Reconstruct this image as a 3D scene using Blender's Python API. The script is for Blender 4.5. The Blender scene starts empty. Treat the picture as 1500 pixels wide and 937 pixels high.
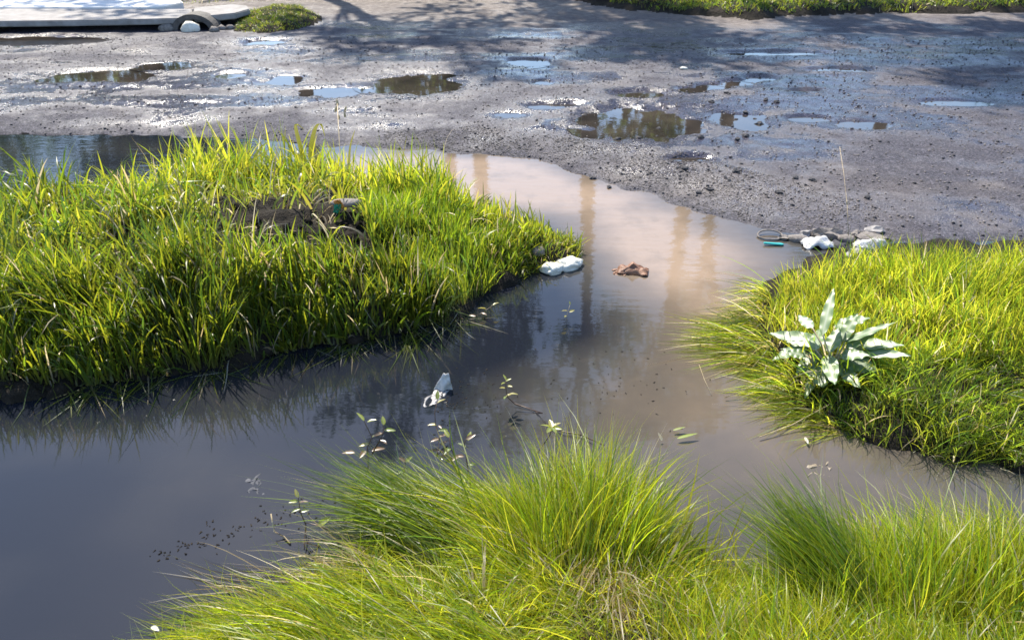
import bpy, math, random
import numpy as np
from mathutils import Vector, Matrix, noise as mnoise
random.seed(7); rng = np.random.default_rng(7)
S = bpy.context.scene; COL = S.collection
# ------------------------------------------------------------------ camera, sky, sun
CH, PITCH, FPX = 1.60, math.radians(30), 1150.0
cam = bpy.data.cameras.new("camera"); co = bpy.data.objects.new("camera", cam); COL.objects.link(co)
co.location = (0, 0, CH); co.rotation_euler = (math.radians(90) - PITCH, 0, 0)
cam.sensor_width = 36; cam.lens = 36 * FPX / 1500; cam.clip_start = .05; cam.clip_end = 3000
S.camera = co
SUN_EL, SUN_AZ = 53.0, -22.0            # azimuth measured from +Y towards +X
w = bpy.data.worlds.new("World"); S.world = w; w.use_nodes = True
nt = w.node_tree; bg = nt.nodes['Background']; sky = nt.nodes.new('ShaderNodeTexSky')
sky.sky_type = 'NISHITA'; sky.sun_disc = False
sky.sun_elevation = math.radians(SUN_EL); sky.sun_rotation = math.radians(SUN_AZ)
sky.air_density = 1.0; sky.dust_density = .6; sky.ozone_density = 2.6
nt.links.new(sky.outputs[0], bg.inputs[0]); bg.inputs[1].default_value = .15
sl = bpy.data.lights.new("sun", 'SUN'); sl.energy = 4.8; sl.angle = math.radians(.55); sl.color = (1, .93, .80)
so = bpy.data.objects.new("sun", sl); COL.objects.link(so)
e, a = math.radians(SUN_EL), math.radians(SUN_AZ)
sdir = Vector((math.sin(a) * math.cos(e), math.cos(a) * math.cos(e), math.sin(e)))
so.rotation_euler = sdir.to_track_quat('Z', 'Y').to_euler()
S.view_settings.view_transform = 'Standard'; S.view_settings.look = 'None'
S.view_settings.exposure = 1.02; S.view_settings.gamma = 1
S.render.engine = 'CYCLES'
S.cycles.pixel_filter_type = 'BLACKMAN_HARRIS'; S.cycles.filter_width = 1.6

# ------------------------------------------------------------------ helpers
def P(px, py, z=0.0):
    """ground point (height z) that the photograph shows at pixel px, py"""
    x = (px - 750) / FPX; y = -(py - 468.5) / FPX
    d = Vector((x, math.cos(PITCH) + y * math.sin(PITCH), -math.sin(PITCH) + y * math.cos(PITCH)))
    t = (z - CH) / d.z
    return Vector((d.x * t, d.y * t, z))
def P2(pts, z=0.0): return np.array([P(x, y, z)[:2] for x, y in pts])

def vnoise(x, y, seed=0):
    xi = np.floor(x).astype(np.int64); yi = np.floor(y).astype(np.int64); fx = x - xi; fy = y - yi
    def h(i, j):
        n = (i * 374761393 + j * 668265263 + seed * 1442695041) & 0x7fffffff
        n = ((n ^ (n >> 13)) * 1274126177) & 0x7fffffff
        return ((n ^ (n >> 16)) & 0xffff) / 65535.0
    u = fx * fx * (3 - 2 * fx); v = fy * fy * (3 - 2 * fy)
    return (h(xi, yi) * (1 - u) + h(xi + 1, yi) * u) * (1 - v) + (h(xi, yi + 1) * (1 - u) + h(xi + 1, yi + 1) * u) * v - .5
def fbm(x, y, o=4, seed=0):
    r = 0; a_ = 1
    for k in range(o):
        r = r + a_ * vnoise(x * 2 ** k + 17.3 * k, y * 2 ** k + 5.1 * k, seed + k); a_ *= .5
    return r
def sdf(poly, X, Y):
    """signed distance, negative inside"""
    n = len(poly); d = np.full(X.shape, 1e9); ins = np.zeros(X.shape, bool)
    for i in range(n):
        ax, ay = poly[i]; bx, by = poly[(i + 1) % n]
        ex, ey = bx - ax, by - ay
        t = np.clip(((X - ax) * ex + (Y - ay) * ey) / (ex * ex + ey * ey + 1e-12), 0, 1)
        d = np.minimum(d, np.hypot(X - ax - t * ex, Y - ay - t * ey))
        if ay != by:
            ins ^= ((ay > Y) != (by > Y)) & (X < (bx - ax) * (Y - ay) / (by - ay) + ax)
    return np.where(ins, -d, d)
def sstep(a_, b_, x):
    t = np.clip((x - a_) / (b_ - a_), 0, 1); return t * t * (3 - 2 * t)

# ------------------------------------------------------------------ terrain outlines
FAR = -60
island = P2([(-500, 590), (100, 575), (214, 560), (300, 542), (400, 522), (520, 510), (610, 492), (665, 465), (700, 438),
             (740, 415), (800, 398), (838, 380), (845, 362), (790, 342), (700, 318), (620, 298), (540, 285),
             (450, 282), (350, 288), (214, 312), (100, 320), (-500, 330)])
rightbank = P2([(1700, 360), (1290, 361), (1215, 372), (1150, 392), (1110, 430), (1100, 480), (1125, 530), (1165, 580),
                (1225, 625), (1300, 665), (1400, 690), (1700, 690)])
nearbank = P2([(150, 1250), (210, 985), (300, 925), (420, 880), (540, 835), (620, 800), (700, 775), (800, 765), (920, 775),
               (1010, 800), (1060, 850), (1110, 870), (1170, 845), (1220, 815), (1300, 800), (1700, 790), (1900, 1250), (900, 1700)])
roadedge = P2([(-700, 190), (-100, 194), (214, 199), (330, 203), (440, 210), (560, 218), (640, 224), (730, 226), (790, 232), (835, 250),
               (880, 272), (950, 284), (1000, 300), (1060, 320), (1110, 332), (1180, 345), (1240, 352), (1300, 356), (1700, 352)])
roadpoly = np.vstack([roadedge, [[40, 7], [40, 60], [-40, 60], [-40, 7]]])
verge = P2([(805, -14), (850, 4), (905, 14), (960, 20), (1040, 25), (1100, 29), (1180, 24), (1290, 22), (1500, 18), (1900, 10), (1900, -60), (700, -60)], .08)
mossm = P2([(345, 45), (352, 26), (400, 14), (440, 14), (470, 28), (440, 42), (390, 50)], .08)
PUD = [  # px, py, rx, ry (pixels) of the water lying in the potholes
    (935, 182, 84, 26), (938, 138, 44, 6), (1012, 132, 24, 5), (1044, 127, 28, 5), (1082, 121, 28, 5), (1116, 115, 26, 4.5), (1090, 176, 44, 12),
    (1185, 174, 36, 5), (1265, 182, 46, 7), (770, 92, 30, 6), (790, 100, 20, 3), (796, 121, 14, 4), (747, 168, 24, 4), (800, 156, 30, 5), (832, 154, 26, 4),
    (610, 124, 72, 15), (500, 134, 55, 8), (418, 116, 26, 7), (245, 97, 44, 6), (338, 111, 24, 5), (385, 62, 34, 5),
    (1010, 232, 34, 4), (1230, 102, 50, 4), (1130, 78, 80, 4), (150, 112, 80, 9), (1400, 150, 60, 5), (1180, 133, 26, 2.5), (60, 60, 90, 7)]
def road_base(X, Y): return .035 + .045 * sstep(3.6, 8, Y) + .02 * sstep(8, 14, Y)
pud = []
for px, py, rx, ry in PUD:
    z0 = .06
    for _ in range(3):
        c = P(px, py, z0); z0 = float(road_base(c.x, c.y)) - .004
    rxw = (P(px + rx, py, z0) - c).x; ryw = (P(px, py - ry, z0).y - P(px, py + ry, z0).y) / 2
    pud.append((c.x, (P(px, py - ry, z0).y + P(px, py + ry, z0).y) / 2, rxw, ryw, z0))

def height(X, Y):
    wob = fbm(X * 5, Y * 5, 3, 3) * .10
    di, dr, dn, dd = [sdf(p_, X, Y) + wob for p_ in (island, rightbank, nearbank)] + [sdf(roadpoly, X, Y) + wob * .8]
    H = np.full(X.shape, -.22)
    def bank(d, top, run): return np.where(d < 0, top * (1 - np.exp(d / run)), -.22 * (1 - np.exp(-d / .10)))
    mound = .19 - .09 * sstep(-.6, .25, X) + .13 * np.exp(-(((X + 1.05) / .8) ** 2 + ((Y - 3.15) / .45) ** 2))
    H = np.maximum(H, bank(di, mound, .16) + fbm(X * 9, Y * 9, 4, 9) * .05 * (di < 0))
    H = np.maximum(H, bank(dr, .12, .12) + fbm(X * 9, Y * 9, 4, 11) * .03 * (dr < 0))
    H = np.maximum(H, bank(dn, .13, .22) + fbm(X * 8, Y * 8, 4, 12) * .04 * (dn < 0))
    rb = road_base(X, Y); frac = 1 - np.exp(np.minimum(dd, 0) / .20)
    H2 = np.where(dd < 0, rb * frac, -.22 * (1 - np.exp(-dd / .25)))
    rough = fbm(X * 2.1, Y * 2.1, 3, 21) * .012 + fbm(X * 11, Y * 11, 4, 23) * .006
    H2 = H2 + rough * (dd < 0.05)
    rough = rough + (fbm(X * .55 + Y * .12, Y * 3.2, 3, 25) * .022 + np.abs(fbm(X * 1.1, Y * 6, 2, 26)) * .012) * sstep(0, .4, -dd)
    H2 = H2 + (fbm(X * .55 + Y * .12, Y * 3.2, 3, 25) * .022 + np.abs(fbm(X * 1.1, Y * 6, 2, 26)) * .012) * sstep(0, .4, -dd)
    pm = np.zeros(X.shape)
    for cx, cy, rx, ry, z0 in pud:
        q = np.hypot((X - cx) / rx, (Y - cy) / ry) + fbm(X * 6, Y * 6, 3, 31) * (.5 if ry > .16 else .22)
        m = 1 - sstep(.7, 1.25, q)
        H2 = H2 * (1 - m) + (z0 - .016 + rough * .30) * m; pm = np.maximum(pm, m)
    H = np.maximum(H, H2)
    dv = sdf(verge, X, Y) + wob * 1.5; H = H + (dv < 0) * .10 * (1 - np.exp(np.minimum(dv, 0) / .12))
    dm = sdf(mossm, X, Y) + wob; H = H + (dm < 0) * .10 * (1 - np.exp(np.minimum(dm, 0) / .15))
    return H, dd, di, dr, dn, dv, dm, pm

# ------------------------------------------------------------------ mesh helpers
def newmesh(name, V, F, mat=None, smooth=False, cols=None, attrs=None):
    me = bpy.data.meshes.new(name)
    V = np.asarray(V, dtype=np.float32)
    if isinstance(F, np.ndarray):
        n = F.shape[1]; me.vertices.add(len(V)); me.vertices.foreach_set('co', V.ravel())
        me.loops.add(F.size); me.loops.foreach_set('vertex_index', F.astype(np.int32).ravel())
        me.polygons.add(len(F)); me.polygons.foreach_set('loop_start', np.arange(0, F.size, n, dtype=np.int32))
        me.update(calc_edges=True)
    else:
        me.from_pydata([tuple(map(float, v)) for v in V], [], [tuple(f) for f in F])
    if smooth: me.polygons.foreach_set('use_smooth', np.ones(len(me.polygons), bool))
    if cols is not None:
        at = me.color_attributes.new('tint', 'FLOAT_COLOR', 'POINT')
        c = np.ones((len(V), 4), np.float32); c[:, :3] = cols; at.data.foreach_set('color', c.ravel())
    for k, v in (attrs or {}).items():
        at = me.attributes.new(k, 'FLOAT', 'POINT'); at.data.foreach_set('value', np.asarray(v, np.float32))
    me.update()
    if mat: me.materials.append(mat)
    return me
def obj(name, me, parent=None, loc=(0, 0, 0), rot=(0, 0, 0), scale=(1, 1, 1)):
    o = bpy.data.objects.new(name, me); COL.objects.link(o); o.parent = parent
    o.location = loc; o.rotation_euler = rot; o.scale = scale; return o
def tag(o, label=None, cat=None, group=None, kind=None):
    for k, v in (('label', label), ('category', cat), ('group', group), ('kind', kind)):
        if v: o[k] = v
    return o

# ------------------------------------------------------------------ materials
def mat(name):
    m = bpy.data.materials.new(name); m.use_nodes = True; n = m.node_tree
    return m, n, n.nodes['Principled BSDF']
def nn(n, t, **k):
    o = n.nodes.new(t)
    for a_, b_ in k.items(): setattr(o, a_, b_)
    return o
def noise(n, scale, detail=4, rough=.55, coord='Object'):
    tc = nn(n, 'ShaderNodeTexCoord'); t = nn(n, 'ShaderNodeTexNoise'); n.links.new(tc.outputs[coord], t.inputs['Vector'])
    t.inputs['Scale'].default_value = scale; t.inputs['Detail'].default_value = detail; t.inputs['Roughness'].default_value = rough
    return t.outputs['Fac']
def ramp(n, fac, stops):
    r = nn(n, 'ShaderNodeValToRGB'); n.links.new(fac, r.inputs[0]); el = r.color_ramp.elements
    while len(el) < len(stops): el.new(.5)
    for e_, (p_, c_) in zip(el, stops): e_.position = p_; e_.color = (*c_, 1) if len(c_) == 3 else c_
    return r.outputs[0]
def mix(n, fac, a_, b_, blend='MIX'):
    m = nn(n, 'ShaderNodeMix', data_type='RGBA', blend_type=blend)
    for s, v in ((0, fac), (6, a_), (7, b_)):
        if isinstance(v, (int, float)): m.inputs[s].default_value = v
        elif isinstance(v, tuple): m.inputs[s].default_value = (*v, 1)
        else: n.links.new(v, m.inputs[s])
    return m.outputs[2]
def math_(n, op, a_, b_=0.0, clamp=False):
    m = nn(n, 'ShaderNodeMath', operation=op, use_clamp=clamp)
    for s, v in ((0, a_), (1, b_)):
        if isinstance(v, (int, float)): m.inputs[s].default_value = v
        else: n.links.new(v, m.inputs[s])
    return m.outputs[0]
def attr(n, name): return nn(n, 'ShaderNodeAttribute', attribute_name=name).outputs['Fac']
def bump(n, bsdf, h, dist, strength=1.0, prev=None):
    b = nn(n, 'ShaderNodeBump'); n.links.new(h, b.inputs['Height']); b.inputs['Distance'].default_value = dist
    if isinstance(strength, (int, float)): b.inputs['Strength'].default_value = strength
    else: n.links.new(strength, b.inputs['Strength'])
    if prev: n.links.new(prev, b.inputs['Normal'])
    if bsdf: n.links.new(b.outputs[0], bsdf.inputs['Normal'])
    return b.outputs[0]

# asphalt: dark aggregate, pale silt where it has dried, worn cracks, gloss where wet
M_road, n, b = mat('broken_wet_asphalt')
f1 = noise(n, 3, 6, .6); f2 = noise(n, 70, 3, .7); f3 = noise(n, 230, 2, .7); f4 = noise(n, 14, 5, .65)
asph = ramp(n, f2, [(.34, (.012, .011, .018)), (.52, (.045, .040, .058)), (.66, (.14, .125, .15))])
silt = ramp(n, f4, [(.25, (.10, .078, .068)), (.6, (.18, .145, .125)), (.8, (.26, .21, .18))])
dryf = math_(n, 'ADD', attr(n, 'dry'), math_(n, 'MULTIPLY', math_(n, 'SUBTRACT', f1, .5), 1.1), True)
colr = mix(n, dryf, asph, silt)
vor = nn(n, 'ShaderNodeTexVoronoi', feature='DISTANCE_TO_EDGE'); vor.inputs['Scale'].default_value = 3.2
tc = nn(n, 'ShaderNodeTexCoord'); nz = nn(n, 'ShaderNodeTexNoise'); nz.inputs['Scale'].default_value = 6
vm = nn(n, 'ShaderNodeVectorMath', operation='MULTIPLY_ADD'); vm.inputs[1].default_value = (.35,) * 3
n.links.new(tc.outputs['Object'], nz.inputs[0]); n.links.new(nz.outputs['Color'], vm.inputs[0]); n.links.new(tc.outputs['Object'], vm.inputs[2])
n.links.new(vm.outputs[0], vor.inputs['Vector'])
crack = ramp(n, vor.outputs['Distance'], [(0, (0, 0, 0)), (.03, (1, 1, 1))])
crk = mix(n, math_(n, 'MULTIPLY', attr(n, 'crack'), .30), (1.0, 1.0, 1.0), crack)
colr = mix(n, 1.0, colr, crk, 'MULTIPLY')
speck = ramp(n, f3, [(.62, (0, 0, 0)), (.74, (1, 1, 1))])
colr = mix(n, math_(n, 'MULTIPLY', speck, .22), colr, (.34, .30, .28))
b.inputs['Specular IOR Level'].default_value = .55
colr = mix(n, math_(n, 'MULTIPLY', attr(n, 'wet'), .55), colr, mix(n, 1.0, colr, (.42, .40, .42), 'MULTIPLY'))
n.links.new(colr, b.inputs['Base Color'])
wetn = math_(n, 'ADD', attr(n, 'wet'), math_(n, 'MULTIPLY', math_(n, 'SUBTRACT', f4, .5), 1.2), True)
ro = ramp(n, wetn, [(0, (.8,) * 3), (.45, (.5,) * 3), (.75, (.26,) * 3), (1, (.12,) * 3)]); n.links.new(ro, b.inputs['Roughness'])
bs = math_(n, 'SUBTRACT', 1.0, math_(n, 'MULTIPLY', wetn, .88))
h1 = bump(n, None, f2, .016, bs); h2 = bump(n, None, f3, .007, bs, h1); bump(n, b, crk, .006, .6, h2)
# mud
M_mud, n, b = mat('dark_bank_mud')
f1 = noise(n, 9, 6, .65); f2 = noise(n, 60, 4, .7)
c = ramp(n, f1, [(.3, (.009, .007, .006)), (.55, (.024, .018, .014)), (.75, (.06, .045, .034))])
n.links.new(mix(n, math_(n, 'MULTIPLY', f2, .3), c, (.04, .036, .02)), b.inputs['Base Color']); b.inputs['Roughness'].default_value = .9; b.inputs['Specular IOR Level'].default_value = .2
h1 = bump(n, None, f1, .05, 1.0); bump(n, b, f2, .02, 1.0, h1)
# pond water: silty, colour carried by the attribute 'silt', painted tree shade included
M_water, n, b = mat('silty_pond_water')
f1 = noise(n, 1.6, 5, .6); f2 = noise(n, 7, 4, .6)
sf = math_(n, 'ADD', attr(n, 'silt'), math_(n, 'MULTIPLY', math_(n, 'MULTIPLY', math_(n, 'SUBTRACT', f1, .5), attr(n, 'silt')), .9), True)
c = ramp(n, sf, [(0, (.010, .012, .018)), (.35, (.050, .047, .043)), (.7, (.14, .108, .080)), (1, (.27, .200, .145))])
c = mix(n, math_(n, 'MULTIPLY', ramp(n, f2, [(.5, (0, 0, 0)), (.75, (1, 1, 1))]), math_(n, 'MULTIPLY', attr(n, 'silt'), .5)), c, (.14, .11, .08))
n.links.new(c, b.inputs['Base Color']); b.inputs['Roughness'].default_value = .03; b.inputs['IOR'].default_value = 1.42
tc = nn(n, 'ShaderNodeTexCoord'); mp = nn(n, 'ShaderNodeMapping'); mp.inputs['Scale'].default_value = (5, 15, 5); mp.inputs['Rotation'].default_value = (0, 0, .25)
n.links.new(tc.outputs['Object'], mp.inputs[0]); r_ = nn(n, 'ShaderNodeTexNoise'); r_.inputs['Scale'].default_value = 1.2; r_.inputs['Detail'].default_value = 4
n.links.new(mp.outputs[0], r_.inputs['Vector'])
bump(n, b, r_.outputs['Fac'], .012, math_(n, 'ADD', math_(n, 'MULTIPLY', attr(n, 'ripple'), .12), .012))
# puddles
M_pud, n, b = mat('thin_brown_puddle_water')
f1 = noise(n, 2.5, 4)
n.links.new(ramp(n, f1, [(.35, (.022, .019, .017)), (.7, (.06, .048, .038))]), b.inputs['Base Color'])
b.inputs['Roughness'].default_value = .03; b.inputs['IOR'].default_value = 1.55
bump(n, b, noise(n, 14, 3), .004, .08)

def foliage(name, trans=.55, gloss=.25, rough=.4, boost=1.0):
    m = bpy.data.materials.new(name); m.use_nodes = True; n = m.node_tree; n.nodes.clear()
    out = nn(n, 'ShaderNodeOutputMaterial'); at = nn(n, 'ShaderNodeAttribute', attribute_name='tint')
    pr = nn(n, 'ShaderNodeBsdfPrincipled'); tr = nn(n, 'ShaderNodeBsdfTranslucent'); mx = nn(n, 'ShaderNodeMixShader')
    n.links.new(at.outputs['Color'], pr.inputs['Base Color']); pr.inputs['Roughness'].default_value = rough
    pr.inputs['Specular IOR Level'].default_value = gloss
    tcx = mix(n, 1.0, at.outputs['Color'], (3.2 * boost, 2.95 * boost, 2.3 * boost), 'MULTIPLY')
    n.links.new(tcx, tr.inputs['Color']); mx.inputs[0].default_value = trans
    n.links.new(pr.outputs[0], mx.inputs[1]); n.links.new(tr.outputs[0], mx.inputs[2]); n.links.new(mx.outputs[0], out.inputs[0])
    return m
M_grass = foliage('thin_grass_blade', .62, .40, .36, 1.2)
M_tall = foliage('tall_grass_blade', .75, .10, .5, 1.2)
M_broad = foliage('broad_grass_blade', .5, .5, .36)
M_leaf = foliage('glossy_weed_leaf', .35, .9, .30)
M_dock = foliage('waxy_dock_leaf', .12, 1.0, .45)
M_tree = foliage('tree_leaf', .35, .3, .5)

def simple(name, c1, c2, scale, rough=.7, bd=.01, spec=.5, bsc=None):
    m, n, b = mat(name); f = noise(n, scale, 5, .65)
    n.links.new(ramp(n, f, [(.3, c1), (.7, c2)]), b.inputs['Base Color']); b.inputs['Roughness'].default_value = rough
    b.inputs['Specular IOR Level'].default_value = spec
    bump(n, b, noise(n, bsc or scale * 3, 4, .7), bd, .8); return m
M_conc = simple('weathered_concrete', (.20, .185, .175), (.34, .32, .31), 9, .85, .01)
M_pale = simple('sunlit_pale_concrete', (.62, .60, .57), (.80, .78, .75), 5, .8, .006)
M_dark = simple('dark_concrete_and_gap_shade', (.05, .045, .042), (.12, .105, .095), 14, .7, .015)  # drain pipe, and the painted darkness of the gap beneath the kerb slab
M_white = simple('whitish_stone', (.50, .47, .37), (.82, .79, .72), 14, .55, .006, .5, 60)
M_stone = simple('grey_brown_stone', (.10, .085, .075), (.28, .245, .22), 22, .8, .01)
M_crumb = simple('dark_asphalt_crumb', (.02, .019, .022), (.07, .065, .07), 40, .8, .004)
M_plast = simple('white_plastic_film', (.38, .36, .33), (.80, .79, .78), 22, .3, .004)
M_turq = simple('turquoise_plastic', (.02, .30, .30), (.05, .45, .42), 20, .35, .001)
M_card = simple('soggy_brown_cardboard', (.13, .055, .03), (.30, .15, .085), 26, .5, .006)
M_straw = simple('dry_stalk', (.30, .22, .12), (.52, .42, .26), 40, .6, .001)
M_stem = simple('dark_wet_stem', (.05, .028, .02), (.13, .08, .05), 40, .45, .001)
M_bark = simple('tree_bark', (.05, .037, .028), (.13, .10, .08), 6, .9, .03)
M_green = simple('green_wrapper', (.01, .18, .10), (.02, .28, .17), 30, .35, .002)
M_orange = simple('orange_wrapper', (.45, .16, .03), (.6, .28, .06), 30, .4, .002)

# ------------------------------------------------------------------ terrain sheets
NR, NC = 760, 640
yy = .55 * (15.0 / .55) ** (np.linspace(0, 1, NR)); uu = np.linspace(-1.35, 1.35, NC)
Yg, Ug = np.meshgrid(yy, uu, indexing='ij'); Xg = Ug * (Yg + .9)
H, dd, di, dr, dn, dv, dm, pm = height(Xg, Yg)
HGT = H
def hz(x, y):
    """terrain height at arrays x, y (bilinear)"""
    x = np.asarray(x, float); y = np.asarray(y, float)
    r = np.log(np.maximum(y, .56) / .55) / math.log(15.0 / .55) * (NR - 1); c_ = (x / (y + .9) + 1.35) / 2.7 * (NC - 1)
    r = np.clip(r, 0, NR - 1.001); c_ = np.clip(c_, 0, NC - 1.001); i = r.astype(int); j = c_.astype(int); fr = r - i; fc = c_ - j
    return (HGT[i, j] * (1 - fr) * (1 - fc) + HGT[i + 1, j] * fr * (1 - fc) + HGT[i, j + 1] * (1 - fr) * fc + HGT[i + 1, j + 1] * fr * fc)
def G(px, py):
    """first point of the terrain on the sight line through a pixel"""
    zs = np.linspace(.45, 0, 226); pts = np.array([P(px, py, z_) for z_ in zs])
    hit = np.nonzero(hz(pts[:, 0], pts[:, 1]) >= zs)[0]
    return P(px, py, float(zs[hit[0]]) if len(hit) else 0.0)
V = np.stack([Xg, Yg, H], -1).reshape(-1, 3)
idx = np.arange(NR * NC).reshape(NR, NC)
F = np.stack([idx[:-1, :-1], idx[:-1, 1:], idx[1:, 1:], idx[1:, :-1]], -1).reshape(-1, 4)
isroad = ((dd < .03) & (dv > -.02) & (dm > -.02)).ravel(); fr_ = isroad[F].all(1)
# where the road is dry and silty, where it is wet
nz1 = fbm(Xg * .8, Yg * 1.6, 4, 41); nz2 = fbm(Xg * 2.5, Yg * 3.5, 4, 43)
near = P(1060, 270, .05)
dry = .0 + .85 * sstep(8.6, 9.8, Yg + .25 * Xg * (Xg < 0) + nz1) + .42 * np.exp(-(((Xg - near.x) / 1.3) ** 2 + ((Yg - (near.y - .25 * (Xg - near.x))) / .42) ** 2))
dry += .45 * (nz2 > .2) * (nz2 - .2) * 2.0 + .3 * sstep(9.0, 10.3, Yg - .2 * np.abs(Xg - 3))
dry = dry * sstep(0, .12, -dd + .02)
wet = np.clip(.50 + 1.5 * nz1 + 1.2 * nz2 + .9 * fbm(Xg * .7, Yg * 4, 3, 44), 0, 1) * (1 - .85 * np.clip(dry, 0, 1))
q = np.zeros(Xg.shape)
for cx, cy, rx, ry, z0 in pud:
    q = np.maximum(q, np.exp(-(((Xg - cx) / (rx * 1.5 + .05)) ** 2 + ((Yg - cy) / (ry * 1.6 + .06)) ** 2)))
wet = np.clip(np.maximum(wet, q * 1.2) , 0, 1) * (.25 + .75 * sstep(.02, .2, -dd))
crack = sstep(-.02, .25, fbm(Xg * .5, Yg * .9, 2, 51) + .25 * (Xg < -1.3))
AT = {'dry': dry.ravel(), 'wet': wet.ravel(), 'crack': crack.ravel()}
def sub(F_, V_, at):
    u, inv = np.unique(F_, return_inverse=True); return V_[u], inv.reshape(F_.shape), {k: v[u] for k, v in at.items()}
v_, f_, a_ = sub(F[fr_], V, AT); tag(obj('road', newmesh('road', v_, f_, M_road, True, attrs=a_)), kind='structure')
v_, f_, a_ = sub(F[~fr_], V, AT); tag(obj('ground', newmesh('ground', v_, f_, M_mud, True)), kind='structure')
zb = .09
tag(obj('far_ground', newmesh('far_ground', [(-900, 14.8, zb), (900, 14.8, zb), (900, 1500, zb), (-900, 1500, zb), (-900, -300, -.3), (900, -300, -.3), (900, 14.8, -.3), (-900, 14.8, -.3)],
    [(0, 1, 2, 3), (4, 5, 6, 7)], M_mud)), kind='structure')
# pond
wx = np.linspace(-9, 9, 240); wy = np.linspace(.3, 8, 200); WX, WY = np.meshgrid(wx, wy)
pc = P(985, 400); pc2 = P(720, 262)
def gauss(cx, cy, sx, sy, r=0): 
    c_, s_ = math.cos(r), math.sin(r); dx, dy = WX - cx, WY - cy
    return np.exp(-(((dx * c_ + dy * s_) / sx) ** 2 + ((-dx * s_ + dy * c_) / sy) ** 2))
silt_shade_ = .02 + .05 * np.clip(fbm(WX * 1.7, WY * 2.4, 4, 71), 0, 1) + 1.0 * gauss(P(990, 385).x, P(990, 385).y, .50, .62) - .5 * gauss(P(800, 460).x, P(800, 460).y, .45, .40) + .9 * gauss(P(790, 280).x, P(790, 280).y, 1.0, .42, -.35) + .8 * gauss(P(620, 245).x, P(620, 245).y, .9, .45) \
    + .34 * sstep(-.3, .5, WX) * sstep(3.4, 2.3, WY) + .2 * gauss(P(960, 600).x, P(960, 600).y, .6, .5) + .12 * fbm(WX * 3, WY * 3, 3, 61)  # silt plume; the subtracted patch paints in dark tree shade and reflection
silt_shade_ = np.clip(silt_shade_, 0, 1)
rip = np.clip(.12 + .9 * sstep(2.6, 3.6, WY), 0, 1)
wi = np.arange(WX.size).reshape(WX.shape)
Fw = np.stack([wi[:-1, :-1], wi[:-1, 1:], wi[1:, 1:], wi[1:, :-1]], -1).reshape(-1, 4)
tag(obj('pond_water', newmesh('pond_water', np.stack([WX, WY, WX * 0], -1).reshape(-1, 3), Fw, M_water, True, attrs={'silt': silt_shade_.ravel(), 'ripple': rip.ravel()})), kind='structure')
for cx, cy, rx, ry, z0 in pud:
    k = 28; vs = [(cx, cy, z0 - .004)] + [(cx + 1.3 * rx * math.cos(t), cy + 1.3 * ry * math.sin(t), z0 - .004) for t in np.linspace(0, 2 * math.pi, k, endpoint=False)]
    z1 = z0 - .004 - .0003 * (len([p for p in pud if p[0] < cx])); vs = [(x, y, z1) for x, y, _ in vs]
    tag(obj('puddle', newmesh('puddle', vs, [(0, i + 1, (i + 1) % k + 1) for i in range(k)], M_pud)), kind='structure')

# ------------------------------------------------------------------ grass
GREEN = np.array([(.085, .135, .010), (.12, .16, .010), (.055, .11, .015), (.14, .165, .012), (.095, .15, .008)])
LIME = np.array([(.19, .235, .008), (.165, .225, .008), (.225, .24, .010), (.075, .13, .01), (.25, .25, .02)])
YEL = np.array([(.17, .19, .012), (.14, .175, .01), (.20, .20, .02)])

STRAW = np.array([(.25, .22, .165), (.28, .265, .23), (.22, .18, .11)])
def blades(R, D, L, W, B, C, segs=5, floor=.004, twist=1.0, tipc=None):
    """R roots, D unit start direction, L length, W width, B bend vector added with t^2, C colour"""
    N = len(R); t = np.linspace(0, 1, segs + 1)[None, :, None]
    Pn = R[:, None] + L[:, None, None] * (D[:, None] * (t - .15 * t * t) + B[:, None] * t ** 2)
    Pn[..., 2] = np.maximum(Pn[..., 2], floor)
    side = np.cross(D, np.array([0, 0, 1.0])); ang = rng.uniform(-1, 1, N) * 1.5 * twist
    side /= np.linalg.norm(side, axis=1)[:, None] + 1e-6; up = np.cross(side, D)
    sd = side * np.cos(ang)[:, None] + up * np.sin(ang)[:, None]
    wt = (W[:, None] * np.array([.7, 1.0, .95, .8, .5, .0, 0, 0])[None, :segs + 1] if segs == 5 else W[:, None] * (1 - np.linspace(0, 1, segs + 1)[None] ** 2))
    Lf = Pn - sd[:, None] * wt[..., None] / 2; Rt = Pn + sd[:, None] * wt[..., None] / 2
    Vv = np.concatenate([np.stack([Lf[:, :-1], Rt[:, :-1]], 2).reshape(N, -1, 3), Pn[:, -1:]], 1)
    k = 2 * segs + 1; q_ = []
    for s_ in range(segs - 1): q_.append([2 * s_, 2 * s_ + 1, 2 * s_ + 3]); q_.append([2 * s_, 2 * s_ + 3, 2 * s_ + 2])
    q_.append([2 * segs - 2, 2 * segs - 1, 2 * segs])
    Ff = (np.arange(N)[:, None, None] * k + np.array(q_)[None]).reshape(-1, 3)
    Cc = np.repeat(C[:, None], k, 1)
    tt = np.concatenate([np.repeat(np.linspace(0, 1, segs + 1)[:-1], 2), [1.0]])[None, :, None]
    base = np.array([.16, .13, .07]); Cc = Cc * (1 - .5 * (1 - tt) ** 4) + base * .5 * (1 - tt) ** 4
    return Vv.reshape(-1, 3), Ff, Cc.reshape(-1, 3)
class Grass:
    def __init__(s): s.V = []; s.F = []; s.C = []; s.n = 0
    def add(s, v, f, c): s.V.append(v); s.F.append(f + s.n); s.C.append(c); s.n += len(v)
    def build(s, name, m, label, cat):
        return tag(obj(name, newmesh(name, np.concatenate(s.V), np.concatenate(s.F), m, cols=np.concatenate(s.C))), label, cat, kind='stuff')
def unit(v): return v / (np.linalg.norm(v, axis=1)[:, None] + 1e-9)
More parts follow.
